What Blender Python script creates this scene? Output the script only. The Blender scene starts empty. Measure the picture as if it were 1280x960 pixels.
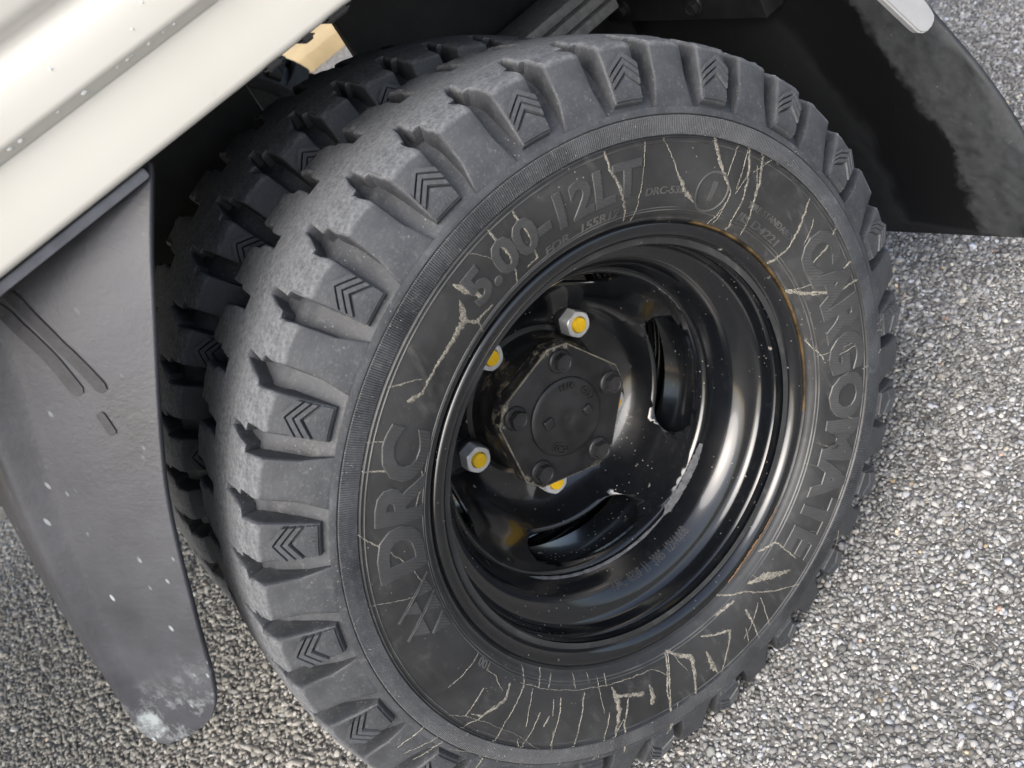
import bpy, bmesh, math, random
import numpy as np
from mathutils import Matrix, Vector
from mathutils.geometry import tessellate_polygon

random.seed(7)
rng = np.random.default_rng(11)
scene = bpy.context.scene
COL = scene.collection
PI = math.pi

# ------------------------------------------------------------------ camera
ZC = 0.279                     # height of the wheel centre above the ground
CAM_R = Matrix(((0.69989125, 0.67432807, -0.23544402), (-0.53319925, 0.27394745, -0.80040699), (-0.47523762, 0.68573643, 0.55128465)))
cam_data = bpy.data.cameras.new('camera')
cam = bpy.data.objects.new('camera', cam_data); COL.objects.link(cam)
cam.matrix_world = Matrix.Translation((-0.1986, -0.5143, 0.4741 + ZC)) @ CAM_R.to_4x4()
cam_data.sensor_width = 36.0; cam_data.lens = 36.0 * 1258.4 / 1280.0
cam_data.clip_start = 0.02; cam_data.clip_end = 500.0
cam_data.dof.use_dof = True; cam_data.dof.focus_distance = 0.72; cam_data.dof.aperture_fstop = 13.0
scene.camera = cam

# ------------------------------------------------------------------ sky, sun, exposure
SUN_EL, SUN_AZ = math.radians(42), math.radians(235)     # azimuth clockwise from +Y
world = bpy.data.worlds.new('World'); scene.world = world; world.use_nodes = True
wn = world.node_tree; wn.nodes.clear()
sky = wn.nodes.new('ShaderNodeTexSky'); sky.sky_type = 'NISHITA'; sky.sun_disc = False
sky.sun_elevation = SUN_EL; sky.sun_rotation = SUN_AZ; sky.dust_density = 4.0; sky.air_density = 1.0
hsv = wn.nodes.new('ShaderNodeHueSaturation'); hsv.inputs['Saturation'].default_value = 0.80
bg = wn.nodes.new('ShaderNodeBackground'); bg.inputs['Strength'].default_value = 0.15
wo = wn.nodes.new('ShaderNodeOutputWorld')
wn.links.new(sky.outputs[0], hsv.inputs['Color']); wn.links.new(hsv.outputs[0], bg.inputs['Color']); wn.links.new(bg.outputs[0], wo.inputs['Surface'])
sun_data = bpy.data.lights.new('sun', 'SUN'); sun_data.energy = 1.5; sun_data.angle = math.radians(56); sun_data.color = (1.0, 0.98, 0.955)
sun = bpy.data.objects.new('sun', sun_data); COL.objects.link(sun)
sd = Vector((math.sin(SUN_AZ) * math.cos(SUN_EL), math.cos(SUN_AZ) * math.cos(SUN_EL), math.sin(SUN_EL)))
sun.rotation_euler = sd.to_track_quat('Z', 'Y').to_euler(); sun.location = (0, 0, 4)
scene.view_settings.view_transform = 'Standard'; scene.view_settings.look = 'None'
scene.view_settings.gamma = 1.0; scene.view_settings.use_curve_mapping = False
scene.view_settings.exposure = 1.05
scene.cycles.max_bounces = 7; scene.cycles.diffuse_bounces = 2; scene.cycles.glossy_bounces = 3; scene.cycles.transmission_bounces = 4; scene.cycles.transparent_max_bounces = 5

# ------------------------------------------------------------------ helpers
def obj(name, me, mats=None, parent=None, loc=None):
    o = bpy.data.objects.new(name, me); COL.objects.link(o)
    if mats and me is not None and not me.materials:
        for m in (mats if isinstance(mats, (list, tuple)) else [mats]): me.materials.append(m)
    if parent: o.parent = parent
    if loc: o.location = loc
    return o
def empty(name, parent=None, loc=(0, 0, 0)):
    o = obj(name, None, None, parent, loc); o.empty_display_size = 0.05; return o
def mesh_bm(name, bm, smooth=False, angle=None):
    me = bpy.data.meshes.new(name); bm.normal_update(); bm.to_mesh(me); bm.free()
    if smooth or angle:
        me.shade_smooth()
        if angle: me.set_sharp_from_angle(angle=math.radians(angle))
    return me
def lathe(name, prof, seg=240, closed=False, angle=35, a0=0.0, a1=2 * PI):
    """surface of revolution about local Y; prof = [(r, y), ...]"""
    n = len(prof); full = abs(a1 - a0 - 2 * PI) < 1e-6; m = seg if full else seg + 1
    V = []; F = []
    for i in range(m):
        a = a0 + (a1 - a0) * i / seg; c, s = math.cos(a), math.sin(a)
        V += [(r * c, y, r * s) for r, y in prof]
    for i in range(seg):
        j = (i + 1) % m
        for k in range(n - 1 + (1 if closed else 0)):
            k2 = (k + 1) % n
            F.append((i * n + k, j * n + k, j * n + k2, i * n + k2))
    me = bpy.data.meshes.new(name); me.from_pydata(V, [], F); me.update()
    me.shade_smooth(); me.set_sharp_from_angle(angle=math.radians(angle)); return me
def box_bm(bm, x0, x1, y0, y1, z0, z1, M=None):
    vs = [bm.verts.new(Vector(c) if M is None else M @ Vector(c)) for c in ((x0,y0,z0),(x1,y0,z0),(x1,y1,z0),(x0,y1,z0),(x0,y0,z1),(x1,y0,z1),(x1,y1,z1),(x0,y1,z1))]
    for f in ((0,3,2,1),(4,5,6,7),(0,1,5,4),(1,2,6,5),(2,3,7,6),(3,0,4,7)): bm.faces.new([vs[i] for i in f])
def box(name, x0, x1, y0, y1, z0, z1, mat, parent=None, bev=0.0, M=None):
    bm = bmesh.new(); box_bm(bm, x0, x1, y0, y1, z0, z1, M)
    if bev: bmesh.ops.bevel(bm, geom=bm.edges[:], offset=bev, segments=2, affect='EDGES', profile=0.5)
    return obj(name, mesh_bm(name, bm, True, 40), mat, parent)
def cuts(bm, axis, vals):
    for v in vals:
        co = [0, 0, 0]; no = [0, 0, 0]; co[axis] = v; no[axis] = 1
        bmesh.ops.bisect_plane(bm, geom=bm.verts[:] + bm.edges[:] + bm.faces[:], dist=1e-6, plane_co=co, plane_no=no)
def prism_y(bm, pts, y0, y1):
    """polygon pts [(x,z)] extruded along y from y0 (front) to y1"""
    a = [bm.verts.new((x, y0, z)) for x, z in pts]; b = [bm.verts.new((x, y1, z)) for x, z in pts]
    n = len(pts); top = bm.faces.new(a); bm.faces.new(b[::-1])
    for i in range(n): bm.faces.new((a[i], b[i], b[(i + 1) % n], a[(i + 1) % n]))
    return top
def recalc(bm): bmesh.ops.recalc_face_normals(bm, faces=bm.faces[:])

# ------------------------------------------------------------------ materials
class N:
    def __init__(s, name):
        s.m = bpy.data.materials.new(name); s.m.use_nodes = True; s.t = s.m.node_tree
        s.b = s.t.nodes['Principled BSDF']; s.out = s.t.nodes['Material Output']
        s.co = s.t.nodes.new('ShaderNodeTexCoord').outputs['Object']
    def n(s, typ, **k):
        o = s.t.nodes.new(typ)
        for a, v in k.items(): setattr(o, a, v)
        return o
    def l(s, a, b): s.t.links.new(a, b)
    def noise(s, scale, detail=4, rough=0.55, vec=None, dist=0.0):
        o = s.n('ShaderNodeTexNoise'); o.inputs['Scale'].default_value = scale; o.inputs['Detail'].default_value = detail
        o.inputs['Roughness'].default_value = rough; o.inputs['Distortion'].default_value = dist
        s.l(vec or s.co, o.inputs['Vector']); return o.outputs['Fac']
    def voro(s, scale, vec=None, feature='F1', out='Distance', rnd=1.0):
        o = s.n('ShaderNodeTexVoronoi'); o.feature = feature; o.inputs['Scale'].default_value = scale; o.inputs['Randomness'].default_value = rnd
        s.l(vec or s.co, o.inputs['Vector']); return o.outputs[out]
    def ramp(s, fac, stops, interp='LINEAR'):
        o = s.n('ShaderNodeValToRGB'); o.color_ramp.interpolation = interp; e = o.color_ramp.elements
        while len(e) < len(stops): e.new(0.5)
        for q, (p, c) in zip(e, stops):
            q.position = p; q.color = (c, c, c, 1) if not isinstance(c, tuple) else c + (1,)
        s.l(fac, o.inputs['Fac']); return o.outputs['Color']
    def mix(s, fac, a, b, mode='MIX'):
        o = s.n('ShaderNodeMix'); o.data_type = 'RGBA'; o.blend_type = mode
        for i, v in ((0, fac), (6, a), (7, b)):
            if isinstance(v, (int, float)): o.inputs[i].default_value = v if i == 0 else (v, v, v, 1)
            elif isinstance(v, tuple): o.inputs[i].default_value = v + (1,)
            else: s.l(v, o.inputs[i])
        return o.outputs[2]
    def math(s, op, a, b=0.0):
        o = s.n('ShaderNodeMath'); o.operation = op
        for i, v in ((0, a), (1, b)):
            if isinstance(v, (int, float)): o.inputs[i].default_value = v
            else: s.l(v, o.inputs[i])
        return o.outputs[0]
    def bump(s, h, strength=0.3, dist=0.001, prev=None):
        o = s.n('ShaderNodeBump'); o.inputs['Strength'].default_value = strength; o.inputs['Distance'].default_value = dist
        s.l(h, o.inputs['Height'])
        if prev: s.l(prev, o.inputs['Normal'])
        return o.outputs['Normal']
    def set(s, **k):
        for a, v in k.items():
            i = s.b.inputs[a.replace('_', ' ')]
            if isinstance(v, (int, float)): i.default_value = v
            elif isinstance(v, tuple): i.default_value = v + (1,)
            else: s.l(v, i)
        return s.m

def mat_rubber():
    """one tyre rubber: crown scuffed pale and rough where it meets the road, shoulders smoother"""
    s = N('tyre_rubber')
    sep = s.n('ShaderNodeSeparateXYZ'); geo = s.n('ShaderNodeAttribute'); geo.attribute_name = 'wheel_r'
    g1 = s.noise(30, 3, 0.6); f2 = s.noise(420, 2, 0.65); sp = s.voro(330)
    c = s.mix(s.ramp(g1, [(0.3, 0.0), (0.7, 1.0)]), (0.029, 0.0315, 0.036), (0.070, 0.0745, 0.082))
    c = s.mix(s.ramp(f2, [(0.55, 0.0), (0.75, 0.30)]), c, (0.15, 0.15, 0.15))
    dots = s.math('MULTIPLY', s.ramp(sp, [(0.10, 1.0), (0.17, 0.0)]), s.ramp(s.noise(45, 3), [(0.50, 0.0), (0.64, 0.85)]))
    c = s.mix(dots, c, (0.30, 0.295, 0.28))
    c = s.mix(s.ramp(s.noise(110, 4, 0.8), [(0.56, 0.0), (0.72, 0.45)]), c, (0.14, 0.142, 0.142))
    f1 = s.noise(300, 4, 0.75); n2 = s.noise(38, 2, 0.6); f3 = s.noise(900, 1, 0.6)
    w = s.mix(s.ramp(f1, [(0.34, 0.0), (0.68, 1.0)]), (0.058, 0.062, 0.068), (0.178, 0.186, 0.198))
    w = s.mix(s.ramp(n2, [(0.35, 0.0), (0.75, 0.55)]), w, (0.135, 0.140, 0.148))
    w = s.mix(s.ramp(s.noise(420, 1, 0.7), [(0.60, 0.0), (0.72, 0.7)]), w, (0.07, 0.074, 0.08))
    # crown surface: r close to the tread's own profile (a fixed region of the tyre)
    s.l(s.co, sep.inputs[0])
    X, Y, Z = sep.outputs
    r = s.math('SQRT', s.math('ADD', s.math('MULTIPLY', X, X), s.math('MULTIPLY', Z, Z)))
    top = s.math('SUBTRACT', 0.2843, s.math('MULTIPLY', s.math('MULTIPLY', Y, Y), 1.2))
    d = s.math('ADD', s.math('MULTIPLY', s.math('SUBTRACT', r, top), 100.0), 0.5)
    d = s.math('ADD', d, s.math('MULTIPLY', s.math('SUBTRACT', s.noise(170, 2, 0.7), 0.5), 0.34))
    k = s.ramp(d, [(0.14, 0.0), (0.42, 1.0)])
    col = s.mix(k, c, w)
    h = s.mix(k, s.math('MULTIPLY', f2, 0.35), s.mix(0.35, f1, f3))
    ro = s.mix(k, s.ramp(g1, [(0.3, 0.5), (0.7, 0.68)]), 0.9)
    return s.set(Base_Color=col, Roughness=ro, Specular_IOR_Level=0.4, Normal=s.bump(h, 0.6, 0.0012))
def mat_sidewall():
    s = N('sidewall_rubber')
    f1 = s.noise(13, 5, 0.6, dist=0.4); f2 = s.noise(600, 4, 0.6); f3 = s.noise(55, 6, 0.7)
    c = s.mix(s.ramp(f1, [(0.34, 0.0), (0.70, 1.0)]), (0.017, 0.0178, 0.0190), (0.046, 0.0475, 0.049))
    c = s.mix(s.ramp(f3, [(0.56, 0.0), (0.8, 0.40)]), c, (0.12, 0.12, 0.112))
    sp = s.voro(260); msk = s.ramp(s.noise(24, 3), [(0.55, 0.0), (0.64, 1.0)])
    c = s.mix(s.math('MULTIPLY', s.ramp(sp, [(0.07, 0.9), (0.12, 0.0)]), msk), c, (0.38, 0.36, 0.31))
    sm = s.n('ShaderNodeMapping'); sm.inputs['Scale'].default_value = (1.0, 1.0, 0.22); s.l(s.co, sm.inputs['Vector'])
    run = s.ramp(s.noise(95, 5, 0.65, vec=sm.outputs[0]), [(0.56, 0.0), (0.74, 0.55)])
    c = s.mix(s.math('MULTIPLY', run, s.ramp(s.noise(8, 3), [(0.44, 0.0), (0.62, 0.8)])), c, (0.20, 0.197, 0.182))
    nb = s.bump(f2, 0.12, 0.0004); nb = s.bump(f3, 0.10, 0.0008, nb)
    return s.set(Base_Color=c, Roughness=s.ramp(f3, [(0.3, 0.36), (0.7, 0.56)]), Specular_IOR_Level=0.5, Normal=nb)
def mat_letter():
    s = N('letter_rubber')
    f = s.noise(300, 4); e = s.noise(40, 4)
    c = s.mix(s.ramp(e, [(0.35, 0.0), (0.7, 1.0)]), (0.038, 0.039, 0.040), (0.100, 0.101, 0.098))
    return s.set(Base_Color=c, Roughness=0.42, Normal=s.bump(f, 0.1, 0.0003))
def mat_hatch():
    s = N('hatched_letter_rubber')
    w = s.n('ShaderNodeTexWave'); w.bands_direction = 'DIAGONAL'; w.inputs['Scale'].default_value = 210; s.l(s.co, w.inputs['Vector'])
    c = s.mix(s.noise(40, 4), (0.028, 0.029, 0.0305), (0.068, 0.070, 0.072))
    return s.set(Base_Color=c, Roughness=0.45, Normal=s.bump(w.outputs['Fac'], 0.5, 0.0006))
def mat_mud():
    s = N('dried_mud')
    f = s.noise(700, 5, 0.7); g = s.noise(160, 4, 0.6)
    c = s.mix(f, (0.17, 0.16, 0.13), (0.46, 0.435, 0.37))
    tr = s.n('ShaderNodeBsdfTransparent'); mx = s.n('ShaderNodeMixShader')
    s.set(Base_Color=c, Roughness=0.9, Normal=s.bump(f, 0.5, 0.0006))
    a = s.ramp(s.mix(0.45, f, g), [(0.34, 0.10), (0.60, 0.80)])
    s.l(a, mx.inputs[0]); s.l(tr.outputs[0], mx.inputs[1]); s.l(s.b.outputs[0], mx.inputs[2]); s.l(mx.outputs[0], s.out.inputs['Surface'])
    return s.m
def mat_rim():
    s = N('black_gloss_paint')
    f = s.noise(18, 5, 0.6); f2 = s.noise(130, 5, 0.7)
    dust = s.ramp(f2, [(0.55, 0.0), (0.85, 0.14)])
    c = s.mix(dust, (0.004, 0.0048, 0.0062), (0.09, 0.088, 0.082))
    msk = s.ramp(s.noise(16, 3, vec=None), [(0.48, 0.0), (0.62, 1.0)])
    v = s.voro(190)
    sp = s.math('MULTIPLY', s.ramp(v, [(0.07, 1.0), (0.13, 0.0)]), msk)
    v2 = s.voro(60); msk2 = s.ramp(s.noise(75, 3), [(0.60, 0.0), (0.68, 1.0)])
    sp2 = s.math('MULTIPLY', s.ramp(v2, [(0.10, 1.0), (0.16, 0.0)]), msk2)
    sp = s.math('MAXIMUM', sp, sp2)
    c = s.mix(s.math('MULTIPLY', sp, 0.7), c, (0.36, 0.34, 0.30))
    ro = s.mix(sp, s.ramp(f, [(0.3, 0.14), (0.75, 0.24)]), 0.9)
    return s.set(Base_Color=c, Roughness=ro, Specular_IOR_Level=0.6, Coat_Weight=0.6, Coat_Roughness=0.07, Normal=s.bump(s.noise(90, 3), 0.035, 0.001))
def mat_cast():
    s = N('black_cast_iron_paint')
    f = s.noise(200, 5, 0.6); g = s.noise(40, 5, 0.65)
    c = s.mix(s.ramp(g, [(0.35, 0.0), (0.75, 1.0)]), (0.009, 0.009, 0.0098), (0.026, 0.026, 0.0275))
    sep = s.n('ShaderNodeSeparateXYZ'); s.l(s.co, sep.inputs[0]); X, Y, Z = sep.outputs
    r = s.math('SQRT', s.math('ADD', s.math('MULTIPLY', X, X), s.math('MULTIPLY', Z, Z)))
    e = s.math('MULTIPLY', s.ramp(s.math('MULTIPLY', r, 10.0), [(0.545, 0.0), (0.575, 1.0)]), s.ramp(s.noise(150, 4, 0.7), [(0.50, 0.0), (0.60, 0.9)]))
    c = s.mix(e, c, (0.30, 0.27, 0.21))
    return s.set(Base_Color=c, Roughness=s.ramp(g, [(0.3, 0.36), (0.7, 0.58)]), Normal=s.bump(f, 0.22, 0.0008))
def mat_hubdirt():
    s = N('grimy_hub_iron')
    g = s.noise(48, 6, 0.7); f = s.noise(300, 4)
    c = s.mix(s.ramp(g, [(0.54, 0.0), (0.66, 1.0)]), (0.010, 0.010, 0.010), (0.17, 0.14, 0.095))
    return s.set(Base_Color=c, Roughness=s.ramp(g, [(0.45, 0.3), (0.62, 0.85)]), Normal=s.bump(f, 0.3, 0.0008))
def mat_simple(name, col, rough, metal=0.0, var=0.25, nscale=60, bump=0.1, spec=0.5):
    s = N(name); f = s.noise(nscale, 5, 0.65)
    lo = tuple(v * (1 - var) for v in col); hi = tuple(min(1, v * (1 + var)) for v in col)
    c = s.mix(s.ramp(f, [(0.3, 0.0), (0.7, 1.0)]), lo, hi)
    return s.set(Base_Color=c, Roughness=rough, Metallic=metal, Specular_IOR_Level=spec, Normal=s.bump(s.noise(nscale * 5, 4), bump, 0.0006))
def mat_white():
    s = N('cream_white_paint')
    f = s.noise(5, 4, 0.6); g = s.noise(45, 5, 0.7)
    c = s.mix(s.ramp(f, [(0.3, 0.0), (0.75, 1.0)]), (0.52, 0.508, 0.46), (0.57, 0.558, 0.515))
    c = s.mix(s.ramp(g, [(0.66, 0.0), (0.78, 0.45)]), c, (0.42, 0.38, 0.31))
    return s.set(Base_Color=c, Roughness=0.34, Coat_Weight=0.25, Coat_Roughness=0.15, Normal=s.bump(s.noise(22, 3), 0.03, 0.002))
def mat_guard():
    s = N('grey_moulded_plastic')
    f = s.noise(260, 5, 0.7); g = s.noise(16, 5, 0.6); h = s.noise(85, 4, 0.6)
    c = s.mix(s.ramp(g, [(0.3, 0.0), (0.7, 1.0)]), (0.022, 0.0235, 0.029), (0.052, 0.055, 0.065))
    c = s.mix(s.ramp(h, [(0.66, 0.0), (0.74, 0.5)]), c, (0.045, 0.045, 0.05))
    sep = s.n('ShaderNodeSeparateXYZ'); s.l(s.co, sep.inputs[0])
    low = s.ramp(s.math('ADD', sep.outputs['Z'], s.math('MULTIPLY', s.noise(14, 4), 0.10)), [(0.21, 1.0), (0.36, 0.15)])
    blot = s.ramp(s.noise(42, 5, 0.75), [(0.50, 0.0), (0.66, 1.0)])
    mp = s.n('ShaderNodeMapping'); mp.inputs['Rotation'].default_value = (0, math.radians(28), 0); mp.inputs['Scale'].default_value = (1.0, 1.0, 0.35); s.l(s.co, mp.inputs['Vector'])
    chip = s.math('MULTIPLY', s.ramp(s.voro(130, vec=mp.outputs[0]), [(0.10, 1.0), (0.17, 0.0)]), s.ramp(s.noise(33, 3), [(0.48, 0.0), (0.58, 1.0)]))
    low2 = s.ramp(s.math('ADD', sep.outputs['Z'], s.math('MULTIPLY', s.noise(25, 4), 0.06)), [(0.115, 1.0), (0.150, 0.0)])
    c = s.mix(s.math('MULTIPLY', blot, low2), c, (0.25, 0.28, 0.29))
    c = s.mix(s.math('MULTIPLY', chip, low), c, (0.32, 0.36, 0.37))
    nb = s.bump(f, 0.42, 0.0008); nb = s.bump(h, 0.15, 0.0010, nb)
    return s.set(Base_Color=c, Roughness=s.ramp(g, [(0.3, 0.40), (0.7, 0.55)]), Normal=nb)
def mat_flap():
    s = N('black_rubber_sheet')
    sep = s.n('ShaderNodeSeparateXYZ'); s.l(s.co, sep.inputs[0])
    wob = s.math('MULTIPLY', s.math('SUBTRACT', s.noise(26, 8, 0.80), 0.5), 0.06)
    # dry dusty margin, wet band, faintly dusty inner patch (outline fixed to the sheet)
    zz = s.math('MAXIMUM', s.math('ADD', sep.outputs['Z'], 0.055), 0.0)
    u = s.math('ADD', s.math('SUBTRACT', sep.outputs['Y'], s.math('MULTIPLY', zz, 0.40)), wob)
    dry = s.ramp(s.math('ADD', s.math('MULTIPLY', u, 2.0), 0.5), [(0.572, 1.0), (0.594, 0.0), (0.735, 0.0), (0.765, 0.42), (0.83, 0.28), (0.95, 0.06)])
    dry = s.math('MULTIPLY', dry, s.ramp(s.noise(60, 4, 0.7), [(0.25, 0.45), (0.6, 1.0)]))
    f = s.noise(150, 5, 0.7); g = s.noise(30, 5, 0.6)
    dusty = s.mix(f, (0.017, 0.020, 0.023), (0.058, 0.063, 0.069))
    c = s.mix(dry, (0.006, 0.006, 0.0065), dusty)
    v = s.ramp(s.voro(140), [(0.05, 0.7), (0.085, 0.0)])
    c = s.mix(s.math('MULTIPLY', v, s.ramp(g, [(0.5, 0.0), (0.6, 1.0)])), c, (0.28, 0.27, 0.25))
    return s.set(Base_Color=c, Roughness=s.mix(dry, 0.30, 0.85), Normal=s.bump(f, 0.15, 0.0008))
def mat_stone():
    s = N('crushed_stone')
    a = s.n('ShaderNodeAttribute'); a.attribute_name = 'tint'
    f = s.noise(900, 3, 0.6)
    c = s.mix(1.0, a.outputs['Color'], s.ramp(f, [(0.25, 0.72), (0.75, 1.2)]), 'MULTIPLY')
    return s.set(Base_Color=c, Roughness=0.9, Specular_IOR_Level=0.22, Normal=s.bump(f, 0.3, 0.0006))
def mat_ground():
    s = N('asphalt')
    o = s.n('ShaderNodeTexVoronoi'); o.inputs['Scale'].default_value = 170; s.l(s.co, o.inputs['Vector'])
    bw = s.ramp(o.outputs['Color'], [(0.0, (0.10, 0.10, 0.098)), (0.5, (0.24, 0.238, 0.23)), (1.0, (0.42, 0.41, 0.39))])
    c = s.mix(s.ramp(o.outputs['Distance'], [(0.30, 0.0), (0.62, 1.0)]), bw, (0.075, 0.074, 0.072))
    c = s.mix(s.ramp(s.noise(3, 4), [(0.35, 0.0), (0.7, 0.35)]), c, (0.23, 0.215, 0.19))
    inv = s.math('SUBTRACT', 1.0, o.outputs['Distance'])
    return s.set(Base_Color=c, Roughness=0.85, Normal=s.bump(inv, 0.8, 0.004))

M = dict(rubber=mat_rubber(), side=mat_sidewall(), letter=mat_letter(), hatch=mat_hatch(), mud=mat_mud(), rim=mat_rim(),
         cast=mat_cast(), hub=mat_hubdirt(), white=mat_white(), guard=mat_guard(), flap=mat_flap(), stone=mat_stone(), ground=mat_ground(),
         zinc=mat_simple('zinc_plated_steel', (0.74, 0.74, 0.73), 0.36, 0.45, 0.12, 120, 0.15),
         yellow=mat_simple('yellow_paint', (0.95, 0.56, 0.012), 0.5, 0, 0.12, 150, 0.2),
         frame=mat_simple('black_chassis_paint', (0.014, 0.014, 0.015), 0.5, 0, 0.5, 40, 0.2),
         spring=mat_simple('grey_spring_steel', (0.30, 0.30, 0.29), 0.5, 0.3, 0.3, 140, 0.3),
         greypaint=mat_simple('grey_painted_steel', (0.36, 0.37, 0.38), 0.42, 0, 0.1, 40, 0.08),
         weld=mat_simple('grey_primer_weld', (0.085, 0.088, 0.095), 0.85, 0, 0.45, 160, 0.6, 0.2),
         rust=mat_simple('rust_brown', (0.17, 0.10, 0.052), 0.7, 0, 0.4, 90, 0.3),
         guardtop=mat_simple('grey_plastic_edge', (0.16, 0.165, 0.185), 0.38, 0, 0.25, 60, 0.2),
         rub=mat_simple('dark_rubbed_plastic', (0.020, 0.020, 0.025), 0.6, 0, 0.5, 120, 0.3),
         worn=mat_simple('worn_edge_paint', (0.15, 0.135, 0.105), 0.6, 0, 0.85, 130, 0.4),
         stamp=mat_simple('stamped_black_paint', (0.030, 0.030, 0.031), 0.35, 0, 0.3, 200, 0.1),
         gold=mat_simple('amber_grime', (0.075, 0.05, 0.022), 0.4, 0, 0.95, 70, 0.5),
         kerb=mat_simple('tan_concrete', (0.36, 0.275, 0.15), 0.85, 0, 0.15, 12, 0.2))
s = N('water'); M['water'] = s.set(Base_Color=(0.95, 0.96, 0.97), Roughness=0.04, IOR=1.33, Transmission_Weight=0.55)

# ------------------------------------------------------------------ setting
bm = bmesh.new()
vs = [bm.verts.new(c) for c in ((-150, -150, -0.0022), (150, -150, -0.0022), (150, 150, -0.0022), (-150, 150, -0.0022))]
bm.faces.new(vs)
g = obj('ground', mesh_bm('ground', bm), M['ground']); g['kind'] = 'structure'
k = box('kerb', -6, 9, 2.55, 6.0, -0.05, 0.05, M['kerb'], None, 0.01); k['kind'] = 'structure'

def aggregate():
    """crushed stone chips set in the asphalt surface: one mesh, 12-vertex stones"""
    t = (1 + 5 ** 0.5) / 2
    iv = np.array([(-1,t,0),(1,t,0),(-1,-t,0),(1,-t,0),(0,-1,t),(0,1,t),(0,-1,-t),(0,1,-t),(t,0,-1),(t,0,1),(-t,0,-1),(-t,0,1)], float) / math.sqrt(1 + t * t)
    fc = np.array([(0,11,5),(0,5,1),(0,1,7),(0,7,10),(0,10,11),(1,5,9),(5,11,4),(11,10,2),(10,7,6),(7,1,8),(3,9,4),(3,4,2),(3,2,6),(3,6,8),(3,8,9),(4,9,5),(2,4,11),(6,2,10),(8,6,7),(9,8,1)])
    P = []
    def patch(x0, x1, y0, y1, d):
        X, Y = np.meshgrid(np.arange(x0, x1, d), np.arange(y0, y1, d))
        q = np.stack([X.ravel(), Y.ravel()], 1); q += rng.uniform(-0.5, 0.5, q.shape) * d
        return q, np.full(len(q), d)
    # fine chips where the ground is seen close, coarser further out
    for a in (patch(-0.22, 0.80, -0.34, 0.10, 0.0036), patch(0.12, 1.20, 0.10, 0.52, 0.0042), patch(-1.0, -0.02, 0.16, 1.40, 0.0053), patch(0.80, 1.35, -0.34, 0.10, 0.0065), patch(-0.75,-0.22,-0.34,0.16,0.0075)):
        P.append(a)
    pos = np.concatenate([a[0] for a in P]); d = np.concatenate([a[1] for a in P]); n = len(pos)
    rad = d * np.clip(rng.lognormal(-0.52, 0.33, n), 0.28, 1.35)
    sc = rng.uniform(0.72, 1.28, (n, 3)); sc[:, 2] *= 0.66
    ang = rng.uniform(0, 2 * PI, n); tilt = rng.normal(0, 0.4, (n, 2))
    v = iv[None] * rng.uniform(0.55, 1.30, (n, 12, 1)) * sc[:, None] * rad[:, None, None]
    c, sn = np.cos(ang)[:, None], np.sin(ang)[:, None]
    vx = v[..., 0] * c - v[..., 1] * sn; vy = v[..., 0] * sn + v[..., 1] * c
    vz = v[..., 2] + vx * tilt[:, :1] + vy * tilt[:, 1:]
    z = rng.uniform(-0.0024, 0.0000, n) - rad * 0.25
    V = np.stack([vx + pos[:, :1], vy + pos[:, 1:], vz + z[:, None]], -1).reshape(-1, 3)
    Fi = (fc[None] + (np.arange(n) * 12)[:, None, None]).reshape(-1, 3)
    me = bpy.data.meshes.new('asphalt_chips')
    me.vertices.add(len(V)); me.vertices.foreach_set('co', V.ravel())
    nf = len(Fi); me.loops.add(nf * 3); me.polygons.add(nf)
    me.loops.foreach_set('vertex_index', Fi.ravel().astype(np.int32))
    me.polygons.foreach_set('loop_start', np.arange(0, nf * 3, 3, dtype=np.int32))
    me.update(calc_edges=True)
    base = np.clip(rng.lognormal(-1.34, 0.38, n), 0.08, 0.45)
    col = np.stack([base * 1.0, base * 0.99, base * 0.965, np.ones(n)], 1)
    w = rng.random(n)
    for lo, hi, tint in ((0, .004, (1.2, 0.95, 0.66)), (.004, .03, (1.08, 1.02, 0.88)), (.03, .10, (0.94, 0.98, 1.05)), (.10, .1015, (1.25, .88, .68))):
        mk = (w >= lo) & (w < hi); col[mk, :3] = np.clip(base[mk, None] * 1.35, 0, .62) * np.array(tint)
    # chips far under the truck: tan, colour also lifted to offset dim light
    under = np.clip((pos[:, 1] - 0.15) / 0.3, 0, 1) * (pos[:, 0] < 0.0)
    col[:, :3] = col[:, :3] * (1 - under[:, None] * 0.5) + under[:, None] * 0.5 * np.array((0.46, 0.43, 0.365)) * (0.75 + base[:, None] * 1.9)
    at = me.color_attributes.new('tint', 'FLOAT_COLOR', 'POINT')
    at.data.foreach_set('color', np.repeat(col, 12, 0).astype(np.float32).ravel())
    o = obj('asphalt_chips', me, M['stone']); o['kind'] = 'stuff'
    o['label'] = 'pale grey crushed stone chips of the rough asphalt surface'; o['category'] = 'gravel'
aggregate()

# ------------------------------------------------------------------ truck
truck = empty('truck', None, (0, 0.0575, 0))
truck['label'] = 'white truck with dual black rear wheel, dark mud flaps and cream bed side'; truck['category'] = 'truck'
# everything below is written in the wheel frame: origin at the outer face of the outer rim, on the axle line
ORG = Vector((0, -0.0575, ZC))          # that origin, seen from the truck empty

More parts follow.
